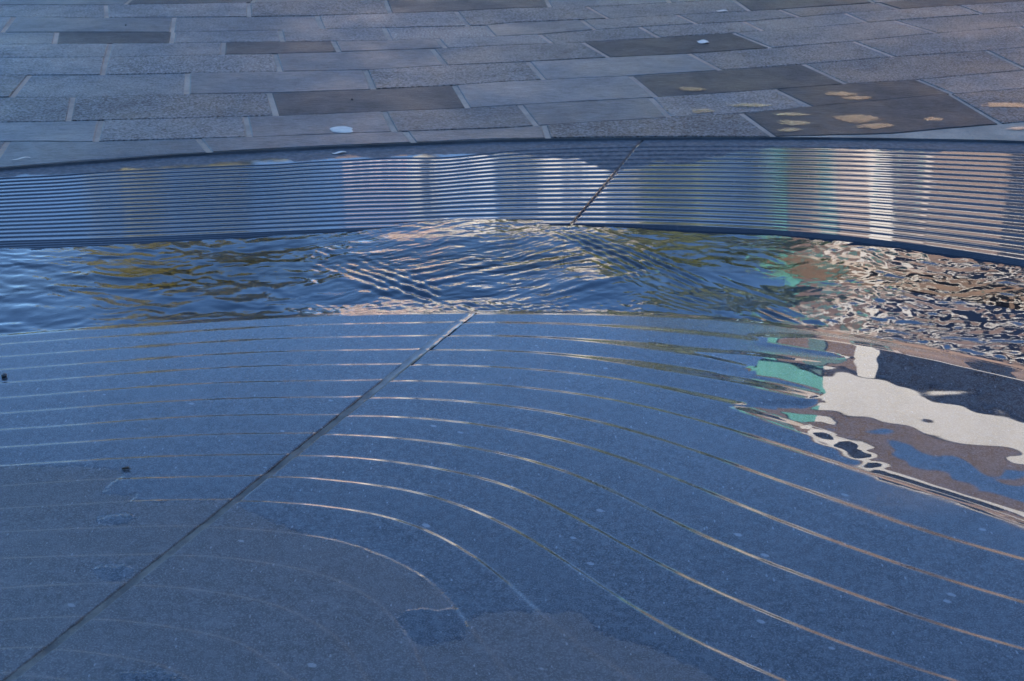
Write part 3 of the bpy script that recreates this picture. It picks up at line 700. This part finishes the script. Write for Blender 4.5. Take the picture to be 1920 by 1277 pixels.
# ------------------------------------------------------------------ what the water mirrors: the buildings and trees round the square
def facade_window(parent, x, z, w_, h_, glass, frame, y=0.0, cache={}):
    key = (round(w_, 2), round(h_, 2), frame.name)
    if key not in cache:
        a = MB().box((-w_/2, -.04, 0), (w_/2, .0, h_)); b = MB(); t = .09
        b.box((-w_/2 - t, -.10, -t), (-w_/2, .01, h_ + t)); b.box((w_/2, -.10, -t), (w_/2 + t, .01, h_ + t)); b.box((-w_/2, -.10, h_), (w_/2, .01, h_ + t)); b.box((-w_/2, -.14, -t), (w_/2, .01, 0)); b.box((-.03, -.08, 0), (.03, -.03, h_))
        ga = a.build('window', glass, parent); fb = b.build('frame', frame, ga); cache[key] = (ga.data, fb.data); ga.location = (x, y - .02, z); return
    ga = link(bpy.data.objects.new('window', cache[key][0]), parent); ga.location = (x, y - .02, z)
    link(bpy.data.objects.new('frame', cache[key][1]), ga)
# corner building on the right
cxr, cyr = 5.44, 27.72
bR = tag(empty('corner_building', (cxr, cyr, ZP - .012), R(-33)), 'brown brick corner building with white bands, dark glazing and verdigris end bay', 'building')
MB().box((0, 0, 0), (34, 12, 12.35)).build('wall', M['brick'], bR)
MB().box((1.35, -.20, 11.62), (34.2, -.001, 12.40)).build('cornice', M['white'], bR)
MB().box((-.15, -.24, 12.402), (34.3, 12.2, 12.86)).build('roof', M['roof'], bR)
MB().box((-.12, -.20, 11.72), (1.348, -.001, 12.40)).box((-.02, -.1, 9.6), (.25, -.001, 11.718)).build('copper_bay', M['teal'], bR)
MB().box((.95, -.16, 8.9), (1.30, -.001, 11.61)).build('copper_pier', M['dteal'], bR)
MB().box((1.95, -.14, 8.9), (2.40, -.001, 11.61)).build('pilaster', M['white'], bR)
MB().box((2.402, -.06, 9.55), (5.6, -.001, 11.61)).build('glazing', M['glass'], bR)
MB().box((.2, -.12, 6.55), (3.05, -.001, 8.898)).build('render_bay', M['bay'], bR)
MB().box((3.06, -.12, 9.1), (34, -.001, 9.5)).build('band', M['white'], bR)
MB().box((4.45, -.05, 5.2), (5.3, -.001, 9.0)).build('glazing', M['glass'], bR)
facade_window(bR, 2.45, 6.8, .75, 1.3, M['glass'], M['dteal'], -.12)
for zz in (1.2, 4.2): facade_window(bR, 2.45, zz, .75, 1.3, M['glass'], M['dteal'])
for k in range(9):
    for zz in (1.0, 4.2, 7.1): facade_window(bR, 7.0 + 3.0 * k, zz, 1.5, 1.7, M['glass'], M['tan'])
    facade_window(bR, 7.3 + 3.0 * k, 9.75, 2.3, 1.75, M['glass'], M['tan'])
    MB().box((8.45 + 3.0 * k, -.14, 9.55), (8.85 + 3.0 * k, -.001, 11.61)).build('pilaster', M['tan'], bR)
# pink and cream terrace in the distance
x0 = MIR(648, 420, 44)[0]; x1 = MIR(930, 420, 44)[0]
bP = tag(empty('town_house', (x0, 44, ZP - .012)), 'pink rendered town house with a white corner strip beyond the lamp post', 'building')
Wd = x1 - x0
MB().box((0, 0, 0), (Wd * .42, 10, 14.6)).build('wall', M['pink'], bP)
MB().box((Wd * .42 + .01, -.1, 0), (Wd * .90, 10, 14.2)).build('wall', M['cream'], bP)
MB().box((Wd * .90 + .01, -.35, 0), (Wd, 10, 14.9)).build('corner_strip', M['white'], bP)
MB().box((-.2, -.3, 14.602), (Wd * .42, 10.2, 15.2)).build('roof', M['roof'], bP)
MB().box((Wd * .42 + .01, -.4, 14.202), (Wd * .90, 10.2, 14.5)).build('roof', M['white'], bP)
for zz in (1, 4.3, 7.6, 10.9):
    for xx in (.12, .31): facade_window(bP, Wd * xx, zz, .55, 1.8, M['glass'], M['white'])
    for xx in (.55, .78): facade_window(bP, Wd * xx, zz, .45, 1.7, M['glass'], M['white'], -.1)
x2 = MIR(945, 420, 52)[0]; x3 = MIR(1230, 420, 52)[0]
bC = tag(empty('town_house', (x2, 52, ZP - .012)), 'cream stone town house with grey roof half hidden by trees', 'building')
MB().box((0, 0, 0), (x3 - x2, 9, 19.0)).build('wall', M['cream'], bC); MB().box((-.2, -.3, 19.002), (x3 - x2 + .2, 9, 19.8)).build('roof', M['roof'], bC)
for zz in (1, 4.5, 8, 11.5, 15.2):
    for k in range(3): facade_window(bC, .9 + k * 1.7, zz, .8, 1.9, M['glass'], M['white'])
# tall building behind the photographer: its shadow lies over the fountain
bB = tag(empty('office_building', (0, -12, ZP - .012)), 'long grey stone office building whose shadow covers the fountain', 'building')
MB().box((-60, -14, 0), (45, 0, 15.5)).build('wall', M['plaster'], bB); MB().box((-60.3, -14.3, 15.502), (45.3, .3, 16)).build('roof', M['roof'], bB)
wm = MB().box((-.9, 0, 0), (.9, .05, 2.2)); wfirst = None
for zz in (1.0, 4.8, 8.5, 12.2):
    for k in range(25):
        if wfirst is None: wfirst = wm.build('window', M['glass'], bB); o2 = wfirst
        else: o2 = link(bpy.data.objects.new('window', wfirst.data), bB)
        o2.location = (-56 + k * 4.1, 0.001, zz)
# lamp post
lx = MIR(800, 400, 16)[0]
lp = tag(empty('street_lamp', (lx, 16, ZP - .012)), 'slim black street lamp post standing in front of the pink town house', 'street lamp')
MB().lathe([(.16, 0), (.16, .25), (.10, .4), (.075, 1.0), (.055, 1.1), (.05, 4.3), (.0, 4.32)], 14).build('pole', M['iron'], lp, True)
MB().lathe([(.06, 4.32), (.16, 4.45), (.20, 4.8), (.0, 4.82)], 14).build('lantern', M['lamp'], lp, True)
MB().lathe([(.25, 4.8), (.12, 5.0), (.0, 5.06)], 14).build('lamp_cap', M['iron'], lp, True)

# trees
def tree(px_c, D, h, rad, leaf, label, seed, n=9000, low=.22):
    rn = np.random.default_rng(seed); x = MIR(px_c, 400, D)[0]
    t = tag(empty('tree', (x, D, ZP - .012)), label, 'tree', 'trees round the square')
    tr = MB(); tr.tube((0, 0, 0), (.05, 0, h * .45), .028 * h / 2, .016 * h / 2, 10)
    for k in range(9):
        a = rn.uniform(0, 6.28); z = h * rn.uniform(.25, .5); tr.tube((.02, 0, z), (math.cos(a) * rad * .6, math.sin(a) * rad * .6, z + h * rn.uniform(.12, .35)), .05, .015, 6)
    tr.tube((.05, 0, h * .45), (0, 0, h * .85), .10, .02, 8)
    tr.build('trunk', M['bark'], t, True)
    # leaf clumps through an uneven crown
    nc = 70; u = rn.normal(size=(nc, 3)); u /= np.linalg.norm(u, axis=1)[:, None]; rr = rn.uniform(.35, 1, nc) ** .6
    cz = h * (low + (1 - low) / 2); cc = u * rr[:, None] * np.array([rad, rad, h * (1 - low) / 2]) + np.array([0, 0, cz]); cr = rn.uniform(.18, .36, nc) * rad
    w_ = np.repeat(np.arange(nc), n // nc); g = rn.normal(size=(len(w_), 3)); g /= np.linalg.norm(g, axis=1)[:, None]
    P = cc[w_] + g * (cr[w_] * rn.uniform(.5, 1, len(w_)) ** .5)[:, None]
    nn = g + rn.normal(size=g.shape) * .7; nn /= np.linalg.norm(nn, axis=1)[:, None]
    a = np.cross(nn, rn.normal(size=g.shape)); a /= np.linalg.norm(a, axis=1)[:, None]; b = np.cross(nn, a); s = rn.uniform(.10, .22, len(w_))[:, None]
    V = np.stack([P - a * s, P - b * s * .6, P + a * s, P + b * s * .6], 1).reshape(-1, 3)
    Fq = np.arange(len(V)).reshape(-1, 4)
    mesh_obj('crown', V.tolist(), Fq.tolist(), leaf, t)
tree(265, 30, 11.6, 1.6, M['olive'], 'slender olive green tree standing left of the street lamp', 1, low=.04)
tree(410, 33, 13.2, 2.1, M['olive'], 'taller yellow green tree beside the slender olive tree', 2, low=.05)
tree(525, 36, 13.2, 1.6, M['olive'], 'narrow olive tree between olive tree and pink house', 7, 6000, low=.05)
tree(975, 30, 10.4, .55, M['green'], 'small green tree in front of the cream town house', 3, 6000, low=.06)
tree(1245, 28, 10.8, 1.5, M['green'], 'bushy mid green tree between cream house and brick building', 4, low=.05)
tree(1410, 27, 10.6, 1.5, M['sage'], 'grey green tree growing against the corner building', 5, low=.05)
tree(40, 60, 8.0, 3.0, M['green'], 'low round tree added beside the terrace end to block the low sky', 8, 5000, low=.03)  # this tree and the next are added to dim the sky mirrored at left
tree(-110, 62, 8.5, 3.2, M['green'], 'low broad tree added on the open side to block the low sky', 9, 5000, low=.03)
# low terrace closing the far side of the square
xa = MIR(150, 420, 80)[0]; xb = MIR(1420, 420, 80)[0]
bT = tag(empty('terrace_row', (xa, 80, ZP - .012)), 'long low brick terrace with brown roof at the far end of the square', 'building')
MB().box((0, 0, 0), (xb - xa, 8, 9.0)).build('wall', M['brick'], bT)
rf = MB(); L_ = xb - xa; rf.v = [(-.2, -.4, 9.002), (L_ + .2, -.4, 9.002), (L_ + .2, 8.4, 9.002), (-.2, 8.4, 9.002), (-.2, 4, 12), (L_ + .2, 4, 12)]; rf.f = [(0, 1, 5, 4), (2, 3, 4, 5), (0, 4, 3), (1, 2, 5), (0, 3, 2, 1)]
rf.build('roof', M['roof'], bT)
for zz in (1.0, 4.0, 6.6):
    for k in range(int(L_ / 3)): facade_window(bT, 1.5 + 3 * k, zz, 1.1, 1.6, M['glass'], M['white'])
